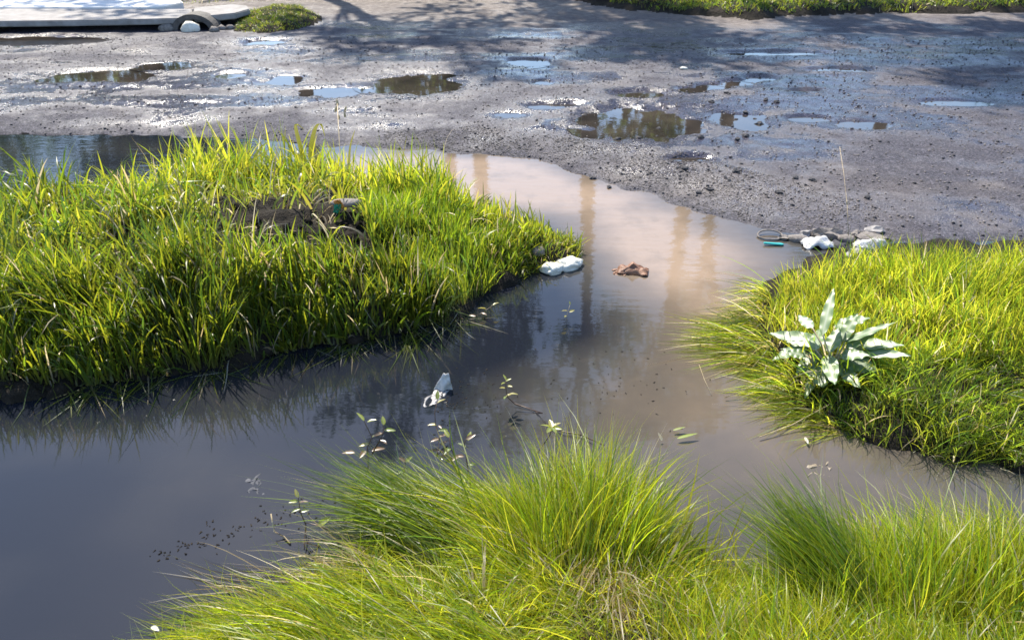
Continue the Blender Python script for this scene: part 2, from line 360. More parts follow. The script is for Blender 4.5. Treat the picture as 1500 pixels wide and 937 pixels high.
def pick(pal, n_, var=.22):
    c_ = pal[rng.integers(0, len(pal), n_)]; return c_ * (1 + rng.uniform(-var, var, (n_, 1)))
def tuft(g, root, tip, tz, N, rad, ln_var=.25, spread=.16, width=.0028, droop=.12, pal=GREEN, straw=.04, bendw=1.0, rz=None, segs=5):
    """tuft rooted at the photo pixel root; its middle blade ends above pixel tip at height tz"""
    N = max(8, int(N * .62)); r0 = G(*root); t0 = P(tip[0], tip[1], tz); ax = np.array(t0 - r0); L0 = np.linalg.norm(ax)
    th = rng.uniform(0, 2 * math.pi, N); rr = np.sqrt(rng.uniform(0, 1, N))
    R = np.array([r0.x, r0.y, 0]) + np.stack([np.cos(th) * rr * rad[0], np.sin(th) * rr * rad[1], th * 0], 1)
    R[:, 2] = np.maximum(hz(R[:, 0], R[:, 1]), -.03) - .005
    off = (R - R.mean(0)) / max(rad); off[:, 2] = 0
    D = unit(ax / L0 + off * spread * 1.3 + rng.normal(0, spread, (N, 3)))
    L = L0 * rng.uniform(1 - ln_var * 2, 1 + ln_var, N); L = np.maximum(L, .04)
    # start more upright than the chord, then bend over to it
    upb = bendw * .35; hor = D.copy(); hor[:, 2] = 0
    D1 = unit(D + np.array([0, 0, upb])); B = (D - D1) + np.stack([rng.normal(0, .15, N), rng.normal(0, .15, N), -droop * rng.uniform(.3, 1.6, N)], 1)
    W = width * rng.uniform(.7, 1.9, N); C = pick(pal, N, .4)
    ks = rng.uniform(0, 1, N) < straw; C[ks] = pick(STRAW, int(ks.sum()))
    g.add(*blades(R, D1, L, W, B, C, segs))
def field(g, poly, N, Lr, width, droop, pal, straw=.05, lean=(0, 0, 0), mask=None, margin=0.0, spread=.3, segs=5, clump=.5, minz=-.02):
    mn, mx = poly.min(0) - .02, poly.max(0) + .02
    got = []; tot = 0
    while tot < N:
        c_ = rng.uniform(mn, mx, (N * 3, 2)); c_ = c_[np.abs(c_[:, 0]) < .72 * (c_[:, 1] + .8)]
        k_ = sdf(poly, c_[:, 0], c_[:, 1]) < margin
        k_ &= vnoise(c_[:, 0] * 14, c_[:, 1] * 14, 77) + rng.uniform(-.5, .5, len(c_)) * (1.6 - clump) > -.15
        if mask is not None: k_ &= rng.uniform(0, 1, len(c_)) < mask(c_[:, 0], c_[:, 1])
        got.append(c_[k_]); tot += k_.sum()
    XY = np.concatenate(got)[:N]; z = hz(XY[:, 0], XY[:, 1]); k_ = z > minz; XY, z = XY[k_], z[k_]; N = len(XY)
    R = np.stack([XY[:, 0], XY[:, 1], z - .006], 1)
    cl = np.stack([vnoise(XY[:, 0] * 9, XY[:, 1] * 9, 5), vnoise(XY[:, 0] * 9, XY[:, 1] * 9, 6), XY[:, 0] * 0], 1) * 1.1
    D = unit(np.array([0, 0, 1.0]) + np.array(lean) + cl * spread * 2 + rng.normal(0, spread, (N, 3)) * np.array([1, 1, .3]))
    L = rng.uniform(Lr[0], Lr[1], N) * np.where((XY[:, 1] > 2.2) & (XY[:, 0] < .6), 1 - .38 * sstep(-.65, .2, XY[:, 0]), 1) * (1 + 1.0 * vnoise(XY[:, 0] * 5.5, XY[:, 1] * 5.5, 8))
    hor = D * np.array([1, 1, 0]); B = hor * rng.uniform(.2, 1.2, N)[:, None] * droop * 2 + np.array([0, 0, -1.0]) * (droop * rng.uniform(.2, 2.2, N))[:, None]
    W = width * rng.uniform(.55, 1.4, N)
    tn = vnoise(XY[:, 0] * 4, XY[:, 1] * 4, 15)[:, None]; C = pick(pal, N) * (1 + .5 * tn)
    ks = rng.uniform(0, 1, N) < straw; C[ks] = pick(STRAW, int(ks.sum()))
    g.add(*blades(R, D, L, W, B, C, segs))

# island
sc = P(430, 385, .2)
bare = lambda x, y: 1 - .96 * np.exp(-(((x - sc.x - .05) / .42) ** 2 + ((y - sc.y + .02) / .24) ** 2) ** 1.2) - .5 * (vnoise(x * 3.2, y * 3.2, 123) > .12)
g = Grass()
field(g, island, 3800, (.06, .22), .0050, .22, np.vstack([GREEN, YEL]), .12, mask=bare, margin=.0, spread=.22)
field(g, island, 2200, (.14, .34), .0085, .35, np.vstack([GREEN, YEL]), .05, mask=bare, margin=-.02, clump=1.0, spread=.22)
backp = P2([(150, 330), (214, 322), (350, 300), (450, 292), (540, 296), (620, 306), (700, 325), (780, 345), (830, 362), (760, 385), (620, 350), (500, 340), (350, 340), (214, 365)])
field(g, backp, 3000, (.10, .42), .0066, .22, np.vstack([YEL * 1.25, YEL * 1.25, GREEN]), .06, spread=.17, clump=1.1)  # brightened yellow paints in the sun coming through the back rim
rightp = P2([(560, 340), (640, 330), (740, 350), (800, 370), (760, 400), (700, 440), (660, 470), (610, 490), (560, 470), (540, 400)])
field(g, rightp, 7500, (.09, .21), .0042, .14, GREEN * 1.05, .03, spread=.16)
frontp = P2([(-60, 580), (214, 562), (300, 544), (400, 524), (520, 512), (610, 494), (660, 470), (600, 450), (500, 455), (400, 465), (300, 480), (214, 490), (-60, 500)])
field(g, frontp, 6400, (.17, .36), .0065, .24, np.vstack([GREEN * .85, YEL[:1]]), .06, spread=.15)  # greens darkened to paint in the clump's own shade on its front
leftp = P2([(-200, 570), (214, 550), (330, 520), (330, 400), (214, 340), (-200, 350)])
field(g, leftp, 3600, (.16, .36), .0080, .36, np.vstack([GREEN * .85, YEL[:1]]), .05, spread=.18)  # same painted self-shade: greens darkened on the left
fringe = P2([(-200, 590), (214, 572), (300, 552), (400, 532), (520, 518), (620, 500), (690, 470), (660, 455), (520, 500), (300, 540), (-200, 600)])
field(g, fringe, 500, (.08, .18), .004, .9, GREEN * .6, .12, lean=(.1, -.6, -.2), spread=.35, minz=-.08)  # greens darkened further, shade painted in at the foot of the front
tipf = P2([(700, 330), (790, 345), (850, 362), (850, 385), (800, 402), (740, 415), (700, 400)])
field(g, tipf, 2600, (.08, .20), .0035, .2, np.vstack([YEL, GREEN]), .12, spread=.25)
for i in range(60):
    x, y = 440 + rng.normal(0, 90), 360 + rng.normal(0, 34); a_ = rng.uniform(0, 6.28)
    tuft(g, (x, y), (x + 60 * math.cos(a_), y + 22 * math.sin(a_)), .24, 8, (.03, .03), spread=.5, width=.0040, droop=.3, pal=STRAW if i % 3 else GREEN, straw=.4)
g.build('island_grass', M_broad, 'broad yellow-green grass thick on the muddy island at left', 'grass')

# right bank
g = Grass()
rb = P2([(1115, 490), (1135, 455), (1180, 435), (1225, 425), (1290, 425), (1650, 425), (1650, 580), (1290, 570), (1210, 560), (1150, 540)])
field(g, rb, 12500, (.09, .25), .0032, .2, np.vstack([YEL, GREEN, YEL]), .04, spread=.2, lean=(-.08, 0, 0))
rb2 = P2([(1150, 560), (1290, 560), (1650, 560), (1650, 690), (1400, 690), (1300, 668), (1225, 630)])
field(g, rb2, 6000, (.08, .18), .0030, .3, GREEN, .06, spread=.3)
fr = P2([(1110, 440), (1130, 430), (1125, 500), (1170, 575), (1240, 640), (1190, 620), (1110, 560), (1075, 480)])
field(g, fr, 1700, (.12, .24), .0030, .35, np.vstack([YEL, GREEN]), .16, lean=(-.75, -.15, -.2), spread=.3, minz=-.1)
for (x, y), (tx, ty), n_ in (((1222, 520), (1225, 462), 60), ((1240, 530), (1262, 470), 50), ((1195, 540), (1180, 490), 50), ((1215, 560), (1205, 520), 60), ((1250, 560), (1275, 515), 60), ((1170, 550), (1140, 510), 40), ((1200, 570), (1190, 540), 50), ((1275, 530), (1290, 480), 50)):
    tuft(g, (x, y), (tx, ty), .24, n_, (.05, .04), spread=.2, width=.0034, droop=.12, pal=np.vstack([YEL, GREEN]), straw=.08)
g.build('bank_grass', M_grass, 'bright fine grass around the weed on the right bank', 'grass')

# near bank
g = Grass()
field(g, nearbank, 24000, (.07, .16), .0020, .5, LIME, .12, spread=.6, lean=(-.15, 0, 0))
T = lambda *a_, **k_: tuft(g, *a_, **k_)
# low mass sweeping to the left
for i in range(8):
    u = i / 7
    T((420 + 250 * u, 950 - 65 * u + 26 * (i % 3)), (240 + 290 * u, 898 - 80 * u + 34 * (i % 3)), .05, 1300, (.10, .07), spread=.15 + .08 * (i % 2), width=.0018, droop=.22, pal=LIME, straw=.07, bendw=.7)
for i in range(9):
    u = i / 8
    T((390 + 460 * u, 1000 - 30 * u), (270 + 400 * u, 925 - 15 * u), .07, 1200, (.10, .07), spread=.22, width=.0018, droop=.2, pal=np.vstack([LIME, GREEN[:2]]), straw=.08, bendw=.7)
# loose tangle between the masses
for i in range(14):
    x, y = 640 + 36 * (i % 7), 870 + 45 * (i // 7); a_ = rng.uniform(0, 6.28)
    T((x, y), (x + 70 * math.cos(a_), y - 40 + 30 * math.sin(a_)), .10, 420, (.09, .07), spread=.4, width=.0020, droop=.3, pal=LIME, straw=.14)
# comb leaning up-left
T((735, 835), (490, 672), .13, 2200, (.09, .035), spread=.06, width=.0018, droop=.06, pal=GREEN * .9, ln_var=.16, bendw=.3)
T((700, 845), (530, 715), .10, 1300, (.08, .04), spread=.09, width=.0018, droop=.10, pal=GREEN * .75, bendw=.3)
T((770, 815), (590, 680), .16, 1300, (.08, .04), spread=.11, width=.0018, droop=.12, pal=LIME, bendw=.6)
T((780, 840), (660, 725), .15, 1500, (.10, .06), spread=.28, width=.0018, droop=.2, pal=LIME, straw=.06)
T((800, 860), (720, 760), .13, 1500, (.10, .06), spread=.35, width=.0019, droop=.25, pal=LIME, straw=.08)
# upright centre
for rx_, tx_, ty_, N_ in ((790, 745, 680, 900), (815, 800, 645, 1100), (850, 862, 632, 1400), (885, 915, 640, 1200), (915, 950, 690, 900), (765, 705, 690, 500)):
    T((rx_, 830), (tx_, ty_), .22, N_, (.06, .06), spread=.20, width=.0021, droop=.10, pal=LIME, ln_var=.35)
T((905, 810), (935, 630), .27, 46, (.09, .05), spread=.10, width=.0042, droop=.03, pal=YEL)
T((850, 820), (825, 640), .26, 60, (.12, .05), spread=.16, width=.0034, droop=.05, pal=YEL)
T((760, 800), (715, 625), .24, 40, (.10, .05), spread=.14, width=.0028, droop=.05, pal=GREEN)
T((700, 800), (560, 620), .22, 10, (.10, .05), spread=.10, width=.0046, droop=.03, pal=GREEN)
# right of centre
for rx_, ry_, tx_, ty_, N_ in ((930, 870, 985, 765, 1100), (990, 890, 1045, 785, 1100), (950, 850, 1010, 720, 500), (1040, 920, 1080, 800, 1200), (1100, 960, 1140, 830, 1300), (1160, 960, 1180, 800, 1300), (1010, 950, 1030, 850, 1200)):
    T((rx_, ry_), (tx_, ty_ + 10), .14, int(N_ * .8), (.08, .07), spread=.30, width=.0022, droop=.2, pal=LIME, straw=.10)
T((960, 850), (1050, 705), .20, 34, (.08, .05), spread=.09, width=.0048, droop=.04, pal=YEL)
T((940, 830), (985, 700), .22, 26, (.08, .05), spread=.12, width=.0048, droop=.03, pal=YEL)
T((1040, 880), (1090, 735), .18, 40, (.08, .05), spread=.10, width=.0036, droop=.05, pal=YEL)
# bottom right comb and upright
T((1275, 925), (1130, 705), .22, 2200, (.07, .05), spread=.06, width=.0018, droop=.06, pal=GREEN * .9, bendw=.3)
T((1240, 900), (1150, 770), .16, 700, (.12, .08), spread=.12, width=.0018, droop=.08, pal=GREEN)
for rx_, tx_, ty_, N_ in ((1240, 1235, 760, 1200), (1310, 1300, 740, 1800), (1370, 1370, 730, 1800), (1440, 1440, 730, 1500), (1510, 1510, 740, 1200)):
    T((rx_, 900), (tx_, ty_), .22, N_, (.09, .08), spread=.2, width=.0021, droop=.10, pal=LIME, ln_var=.35)
for rx_, ry_, N_ in ((1220, 990, 1600), (1330, 1000, 1500), (1440, 1000, 1400), (1100, 1010, 1200)):
    T((rx_, ry_), (rx_ - 15, ry_ - 130), .20, N_, (.12, .09), spread=.35, width=.0021, droop=.2, pal=LIME, straw=.1)
for i in range(26):
    x = 480 + 36 * i + rng.uniform(-15, 15); y = 850 + rng.uniform(-20, 60); a_ = rng.normal(-.3, .5)
    T((x, y), (x + 130 * math.sin(a_), y - 110 * math.cos(a_)), .12, 20, (.08, .06), spread=.35, width=.0042, droop=.25, pal=np.vstack([YEL, GREEN]), straw=.3)
# straw patch lying down the middle
T((905, 800), (880, 905), .13, 460, (.07, .05), spread=.20, width=.0026, droop=.10, pal=STRAW * 1.1, straw=1)
T((870, 800), (830, 880), .14, 120, (.07, .05), spread=.22, width=.0020, droop=.10, pal=STRAW, straw=1)
T((905, 850), (960, 960), .10, 260, (.09, .06), spread=.28, width=.0020, droop=.10, pal=STRAW, straw=1)
# pale blades on the left rim, sun glints painted in as straw colour
T((470, 860), (330, 815), .05, 110, (.25, .05), spread=.13, width=.0020, droop=.05, pal=STRAW * .9, straw=1)
T((610, 800), (500, 700), .10, 60, (.08, .05), spread=.22, width=.0020, droop=.05, pal=GREEN, straw=.4)
T((600, 830), (420, 745), .10, 40, (.10, .05), spread=.2, width=.0022, droop=.05, pal=STRAW, straw=1)
g.build('foreground_grass', M_grass, 'long fine green grass flopping over the near bank at the bottom', 'grass')

# road verge and mossy hump far back
g = Grass()
field(g, verge, 26000, (.05, .15), .011, .3, GREEN * .95, .02, spread=.35, segs=3, margin=-.06, mask=lambda x, y: (y < 12.6) & (x < 9))
g.build('verge_grass', M_broad, 'short dense green grass on the far road verge, top right', 'grass')
g = Grass()
field(g, mossm, 5200, (.03, .07), .006, .3, np.vstack([GREEN * .7, GREEN, YEL[:1], STRAW[2:] * .5]), .08, spread=.4, segs=3)
g.build('moss_cover', M_broad, 'low green and yellow growth on the hump beside the kerb slab', 'ground cover')
# weeds behind the kerb
bk = P2([(250, 8), (330, 4), (480, -2), (560, -14), (560, -40), (250, -40)], .08)
g = Grass(); field(g, bk, 3000, (.03, .10), .008, .3, GREEN * .8, .2, spread=.4, segs=3)
g.build('kerbside_weeds', M_broad, 'low weeds in the shade behind the concrete kerb slab', 'weeds')

# ------------------------------------------------------------------ stones and gravel
def rock(seed, sx, sy, sz, sub_=2, rough=.25, sc_=1.6, flat=0):
    import bmesh
    bm = bmesh.new(); bmesh.ops.create_icosphere(bm, subdivisions=sub_, radius=1)
    for v in bm.verts:
        k = 1 + rough * mnoise.fractal(v.co * sc_ + Vector((seed * 7.1, seed, 0)), 1.0, 2.0, 3)
        v.co = v.co * k; v.co.x *= sx; v.co.y *= sy; v.co.z *= sz
    me = bpy.data.meshes.new('rock'); bm.to_mesh(me); bm.free(); return me
import bmesh
def rock_obj(name, seed, pix, dims, m, label=None, cat='stone', rz=0, lift=.3, group=None, smooth=True, **k):
    me = rock(seed, *dims, **k); me.materials.append(m)
    if smooth: me.polygons.foreach_set('use_smooth', [True] * len(me.polygons))
    p_ = G(*pix); o = obj(name, me, None, (p_.x, p_.y, p_.z + dims[2] * lift), (0, 0, rz)); return tag(o, label, cat, group)
# loose gravel (uncountable)
def gravel(name, poly, N, sr, m, label, edge=None):
    mn, mx = poly.min(0), poly.max(0); c_ = rng.uniform(mn, mx, (N * 6, 2)); k_ = sdf(poly, c_[:, 0], c_[:, 1]) < 0
    k_ &= vnoise(c_[:, 0] * 5, c_[:, 1] * 5, 99) + rng.uniform(-.5, .5, len(c_)) > -.1
    c_ = c_[k_][:N]; z = hz(c_[:, 0], c_[:, 1]); ok = z > .004; c_, z = c_[ok], z[ok]; N = len(c_)
    o6 = np.array([(1, 0, 0), (0, 1, 0), (-1, 0, 0), (0, -1, 0), (0, 0, .7), (.1, .1, -.7), (.6, .6, .45), (-.6, -.55, .45)], float)
    f8 = np.array([(0, 6, 4), (6, 1, 4), (1, 2, 4), (2, 7, 4), (7, 3, 4), (3, 0, 4), (1, 6, 0), (3, 7, 2), (1, 0, 5), (2, 1, 5), (3, 2, 5), (0, 3, 5)])
    s_ = np.exp(rng.uniform(math.log(sr[0]), math.log(sr[1]), N)); th = rng.uniform(0, 6.28, N)
    v = o6[None] * (1 + rng.uniform(-.3, .3, (N, 8, 3))) * s_[:, None, None]
    cs, sn = np.cos(th)[:, None], np.sin(th)[:, None]
    v = np.stack([v[..., 0] * cs - v[..., 1] * sn, v[..., 0] * sn + v[..., 1] * cs, v[..., 2] * .8], -1)
    v += np.stack([c_[:, 0], c_[:, 1], z + s_ * .3], -1)[:, None]
    f = (np.arange(N)[:, None, None] * 8 + f8[None]).reshape(-1, 3)
    tag(obj(name, newmesh(name, v.reshape(-1, 3), f, m)), label, 'gravel', kind='stuff')
shore = P2([(560, 212), (700, 216), (800, 226), (870, 265), (1000, 298), (1130, 332), (1290, 352), (1290, 300), (1180, 270), (1000, 225), (860, 205), (700, 185), (560, 190)], .04)
gravel('shore_gravel', shore, 9000, (.0018, .006), M_stone, 'brown grit on the road shoulder along the pond edge')
gravel('shore_crumbs', shore, 300, (.005, .011), M_crumb, 'dark crumbs strewn through the grit beside the pond')
roadp = P2([(-200, 190), (214, 195), (560, 210), (860, 230), (1290, 330), (1600, 340), (1600, 60), (214, 60), (-200, 60)], .05)
gravel('road_grit', roadp, 9000, (.003, .009), M_stone, 'fine grit scattered across the wet asphalt')
gravel('asphalt_crumbs', roadp, 1500, (.005, .013), M_crumb, 'small dark crumbs lying loose on the wet asphalt')
# individual lumps one can pick out
lumps = [(1002, 102, .03, 'M'), (1165, 262, .022, 'C'), (1190, 265, .02, 'C'), (1078, 252, .022, 'C'), (1002, 248, .024, 'C'), (868, 262, .018, 'C'), (892, 275, .016, 'C'), (1040, 279, .02, 'C'),
         (1023, 283, .018, 'C'), (1140, 283, .02, 'C'), (1112, 183, .028, 'C'), (1092, 166, .022, 'C'), (1093, 200, .022, 'C'), (1080, 205, .022, 'C'), (1042, 150, .022, 'C'), (1026, 202, .022, 'C'),
         (965, 190, .02, 'C'), (1064, 137, .02, 'C'), (1122, 147, .02, 'C'), (1138, 150, .02, 'C'), (905, 205, .02, 'C'), (936, 203, .018, 'C'), (1078, 177, .02, 'C'), (1105, 176, .018, 'C'), (1056, 178, .018, 'C'), (1270, 290, .02, 'C')]
pm_ = [rock(50 + i, 1, .85, .6, 2, .5) for i in range(4)]
for m_ in pm_: m_.materials.append(M_crumb)
for i, (x, y, s, k) in enumerate(lumps):
    p_ = G(x, y)
    if k == 'M':
        me = rock(60, 1.2, .7, .5, 2, .3); me.materials.append(M_white); o = obj('stone', me)
        tag(o, 'lone small white pebble in the middle of the wet road', 'stone')
    else:
        o = obj('asphalt_lump', pm_[i % 4]); tag(o, 'dark thumb-sized asphalt lump loose on the grey road by the puddles', 'lump', 'dark asphalt lumps on the road')
    o.location = (p_.x, p_.y, p_.z + s * .3); o.scale = (s, s, s); o.rotation_euler = (0, 0, i * 1.3)

# two-lobed white stone at the island's tip
def blob(parts, name, m):
    """several overlapping rocks fused by voxel-free union: one mesh"""
    bm = bmesh.new()
    for (cx, cy, cz, sx, sy, sz, rz, seed) in parts:
        r = bmesh.ops.create_icosphere(bm, subdivisions=3, radius=1)
        for v in r['verts']:
            k = 1 + .34 * mnoise.fractal(v.co * 1.9 + Vector((seed * 3.3, seed, 1)), 1.0, 2.0, 4)
            x, y, z = v.co.x * k * sx, v.co.y * k * sy, v.co.z * k * sz
            v.co = (x * math.cos(rz) - y * math.sin(rz) + cx, x * math.sin(rz) + y * math.cos(rz) + cy, z + cz)
    me = bpy.data.meshes.new(name); bm.to_mesh(me); bm.free(); me.materials.append(m)
    me.polygons.foreach_set('use_smooth', [True] * len(me.polygons)); return me
p_ = P(823, 388, .02)
o = obj('stone', blob([(-.045, -.025, .014, .056, .044, .024, .2, 1), (.035, .022, .014, .066, .046, .030, .5, 2)], 'stone', M_white), None, (p_.x, p_.y, 0))
tag(o, 'bright white two-lobed stone in the water at the tip of the island', 'stone')
rock_obj('stone', 5, (788, 370), (.035, .03, .022), M_stone, 'grey stone half hidden in grass behind the bright white one')
o = rock_obj('stone', 6, (508, 312), (.07, .035, .018), M_stone, 'flat pale-topped slab stone resting in the island grass', lift=2.6)
rock_obj('stone', 7, (1208, 345), (.075, .045, .035), M_stone, 'grey-brown rounded stone at the road edge above the right bank', smooth=False, rough=.6)
rock_obj('stone', 8, (1275, 352), (.08, .05, .03), M_stone, 'brown stone at the road edge by the right margin', smooth=False, rough=.6)
rock_obj('stone', 9, (1281, 340), (.045, .035, .02), M_conc, 'small pale stone above the brown one at the right margin', smooth=False, rough=.6)
rock_obj('stone', 10, (1168, 352), (.05, .035, .022), M_stone, 'small dark stone in the shallows left of the white rag')
rock_obj('stone', 12, (1240, 352), (.05, .035, .022), M_stone, 'low stone between the rounded stone and the brown one')
for k_, (x, y, sz) in enumerate(((1148, 350, .02), (1180, 344, .025), (1228, 362, .03), (1256, 344, .022), (1262, 360, .03), (1224, 338, .018), (1290, 362, .03), (1250, 372, .03))):
    rock_obj('rubble_chip', 30 + k_, (x, y), (sz * 1.5, sz, sz * .7), [M_stone, M_conc, M_crumb][k_ % 3], 'small muddy rubble chip among the stones at the right road edge', cat='rubble', group='rubble chips at the right road edge', smooth=False, rough=.7, rz=k_)
rock_obj('stone', 13, (280, 46), (.10, .05, .085), M_white, 'white dome-shaped stone in front of the drain arch')
rock_obj('stone', 14, (245, 45), (.09, .05, .06), M_stone, 'grey rubble stone under the kerb slab left of the drain')
rock_obj('stone', 15, (520, 500), (.04, .03, .03), M_mud, 'muddy grey stone at the foot of the island grass, by the water')
rock_obj('stone', 16, (390, 515), (.035, .028, .03), M_mud, 'small muddy stone low in the island edge left of the larger one')
for k_, (x, y) in enumerate(((325, 44), (338, 43), (314, 46))):
    rock_obj('stone', 20 + k_, (x, y), (.05, .04, .04), M_stone, ['dark rubble stone just right of the drain arch', 'outermost dark rubble stone right of the drain arch', 'small rubble stone touching the foot of the drain arch'][k_])
# clods on the bare soil
cl = [rock(80 + i, 1, .8, .6, 2, .6) for i in range(3)]
for m_ in cl: m_.materials.append(M_mud)
for i in range(110):
    x, y = sc.x + .05 + random.gauss(0, .26), sc.y + random.gauss(0, .17); p_ = Vector((x, y, float(hz(x, y)))); s = random.uniform(.006, .026)
    o = obj('soil_clod', cl[i % 3], None, (p_.x, p_.y, p_.z + s * .2), (random.random() * 3, random.random(), random.random() * 6), (s, s, s))
    tag(o, 'dark crumbly soil clod on the bare patch of the island', 'clod', 'soil clods on the island')

# ------------------------------------------------------------------ kerb slab, drain arch, pavement
def prism(poly, z0, z1, m, name, bev=.01):
    bm = bmesh.new(); vs = [bm.verts.new((x, y, z1)) for x, y in poly]; f = bm.faces.new(vs)
    if f.normal.z < 0: f.normal_flip()
    r = bmesh.ops.extrude_face_region(bm, geom=[f]); 
    for v in [g_ for g_ in r['geom'] if isinstance(g_, bmesh.types.BMVert)]: v.co.z = z0
    bmesh.ops.recalc_face_normals(bm, faces=bm.faces)
    bmesh.ops.bevel(bm, geom=[e_ for e_ in bm.edges], offset=bev, segments=2, affect='EDGES')
    me = bpy.data.meshes.new(name); bm.to_mesh(me); bm.free(); me.materials.append(m); return me
ks = obj('kerb', None); p_ = P(290, 20, .1); ks.location = (p_.x, p_.y, 0)
tag(ks, 'long weathered grey concrete kerb slab over the drain, top left', 'kerb')
def rel(poly, o): return [(x - o.location.x, y - o.location.y) for x, y in poly]
zt = .20
obj('kerb_slab', prism(rel(P2([(-180, 12), (120, 13), (214, 13.5), (281, 13), (281, 26), (214, 28), (100, 30), (-180, 33)], zt), ks), zt - .06, zt, M_conc, 'kerb_slab'), ks)
obj('kerb_slab', prism(rel(P2([(284, 12.5), (340, 7), (362, 9), (366, 14), (345, 20), (300, 24.5), (284, 25.5)], zt), ks), zt - .056, zt + .006, M_conc, 'kerb_slab'), ks)
obj('kerb_gap_shade', prism(rel(P2([(-180, 10), (345, 9), (345, 15), (262, 18), (262, 8), (240, 8), (240, 20), (-180, 26)], zt), ks), .0, zt - .065, M_dark, 'kerb_gap_shade', .004), ks)  # dark block painted in for the shaded gap beneath the slab
# drain arch: a half ring
bm = bmesh.new(); p_ = G(283, 45); ro_, ri_, dp = .24, .175, .22; nseg = 22; rings = []
for (r, y) in ((ro_, 0), (ri_, 0), (ri_, dp), (ro_, dp)):
    rings.append([bm.verts.new((r * math.cos(t), y, r * .75 * math.sin(t))) for t in np.linspace(0, math.pi, nseg)])
for a_ in range(4):
    for i in range(nseg - 1): bm.faces.new((rings[a_][i], rings[a_][i + 1], rings[(a_ + 1) % 4][i + 1], rings[(a_ + 1) % 4][i]))
bmesh.ops.recalc_face_normals(bm, faces=bm.faces)
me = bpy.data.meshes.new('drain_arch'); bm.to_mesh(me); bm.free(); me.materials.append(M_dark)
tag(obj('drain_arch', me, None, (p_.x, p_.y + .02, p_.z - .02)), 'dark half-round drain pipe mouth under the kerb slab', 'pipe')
pv = P2([(-200, 11), (214, 11), (243, 9), (268, 3), (250, -14), (-200, -20)], .2)
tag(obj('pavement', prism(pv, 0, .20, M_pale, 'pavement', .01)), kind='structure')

# ------------------------------------------------------------------ leaves and weeds
def leaf_mesh(name, L, W, m, curl=.15, wave=.0, droop=.3, col=(.10, .16, .02), nx=12, ny=4, seed=0, shape=1.0):
    V_, F_, C_ = [], [], []
    for i in range(nx + 1):
        t = i / nx; wd = W * (math.sin(math.pi * min(1, t ** (.75 * shape) * .97 + .02)) ** .8) * .5 + W * .04 * (1 - t)
        for j in range(-ny, ny + 1):
            s_ = j / ny; x = wd * s_
            z = curl * abs(s_) ** 1.5 * wd + wave * W * math.sin(t * 23 + seed + (2.1 if s_ > 0 else 0)) * abs(s_) ** 2 - droop * L * t * t + droop * .7 * L * t
            V_.append((x, L * t, z)); rib = .35 if j == 0 else 0
            C_.append([c_ * (1 - rib) + .30 * rib for c_ in col])
    k = 2 * ny + 1
    for i in range(nx):
        for j in range(k - 1): F_.append((i * k + j, i * k + j + 1, (i + 1) * k + j + 1, (i + 1) * k + j))
    return newmesh(name, V_, F_, m, True, cols=np.array(C_))
def tube(name, pts, r0, r1, m, sides=5):
    bm = bmesh.new(); rings = []; n_ = len(pts)
    for i, p_ in enumerate(pts):
        p_ = Vector(p_); d = (Vector(pts[min(i + 1, n_ - 1)]) - Vector(pts[max(i - 1, 0)])).normalized()
        u = d.orthogonal().normalized(); v = d.cross(u); r = r0 + (r1 - r0) * i / (n_ - 1)
        if rings:
            pass
        rings.append([bm.verts.new(p_ + r * (math.cos(t) * u + math.sin(t) * v)) for t in [2 * math.pi * k / sides for k in range(sides)]])
    for a_, b_ in zip(rings, rings[1:]):
        # match the ring starts
        sh = min(range(sides), key=lambda s_: (a_[0].co - b_[s_].co).length)
        for k in range(sides): bm.faces.new((a_[k], a_[(k + 1) % sides], b_[(k + 1 + sh) % sides], b_[(k + sh) % sides]))
    bm.faces.new(rings[0][::-1]); bm.faces.new(rings[-1]); bmesh.ops.recalc_face_normals(bm, faces=bm.faces)
    me = bpy.data.meshes.new(name); bm.to_mesh(me); bm.free(); me.materials.append(m)
    me.polygons.foreach_set('use_smooth', [True] * len(me.polygons)); return me
# dock plant on the right bank
base = G(1215, 555); dk = obj('dock_plant', None, None, base)
tag(dk, 'broad-leaved weed with curly leaves glaring white in the sun, on the right bank', 'plant')
dock = [  # base px, tip px, heights, length factor via tip, width
    ((1205, 490), (1222, 418), .30, .42, .045), ((1190, 480), (1170, 462), .30, .34, .035), ((1222, 478), (1288, 462), .24, .32, .05),
    ((1240, 510), (1292, 478), .22, .30, .05), ((1200, 500), (1130, 488), .20, .26, .05), ((1185, 505), (1118, 532), .18, .16, .045),
    ((1195, 512), (1200, 480), .22, .30, .06), ((1200, 515), (1168, 545), .18, .16, .05), ((1210, 530), (1200, 575), .16, .14, .09),
    ((1238, 500), (1315, 470), .24, .24, .04), ((1250, 515), (1330, 520), .2, .2, .04), ((1235, 525), (1300, 548), .18, .18, .055), ((1225, 530), (1262, 570), .16, .14, .06), ((1240, 505), (1320, 505), .20, .24, .055),
    ((1232, 500), (1262, 448), .24, .34, .035), ((1195, 505), (1150, 500), .2, .24, .035), ((1212, 520), (1222, 560), .2, .2, .05), ((1230, 520), (1285, 520), .2, .2, .04), ((1190, 515), (1140, 510), .16, .1, .03), ((1205, 525), (1180, 580), .15, .12, .04), ((1215, 515), (1232, 470), .22, .34, .04), ((1180, 520), (1150, 515), .18, .22, .05)]
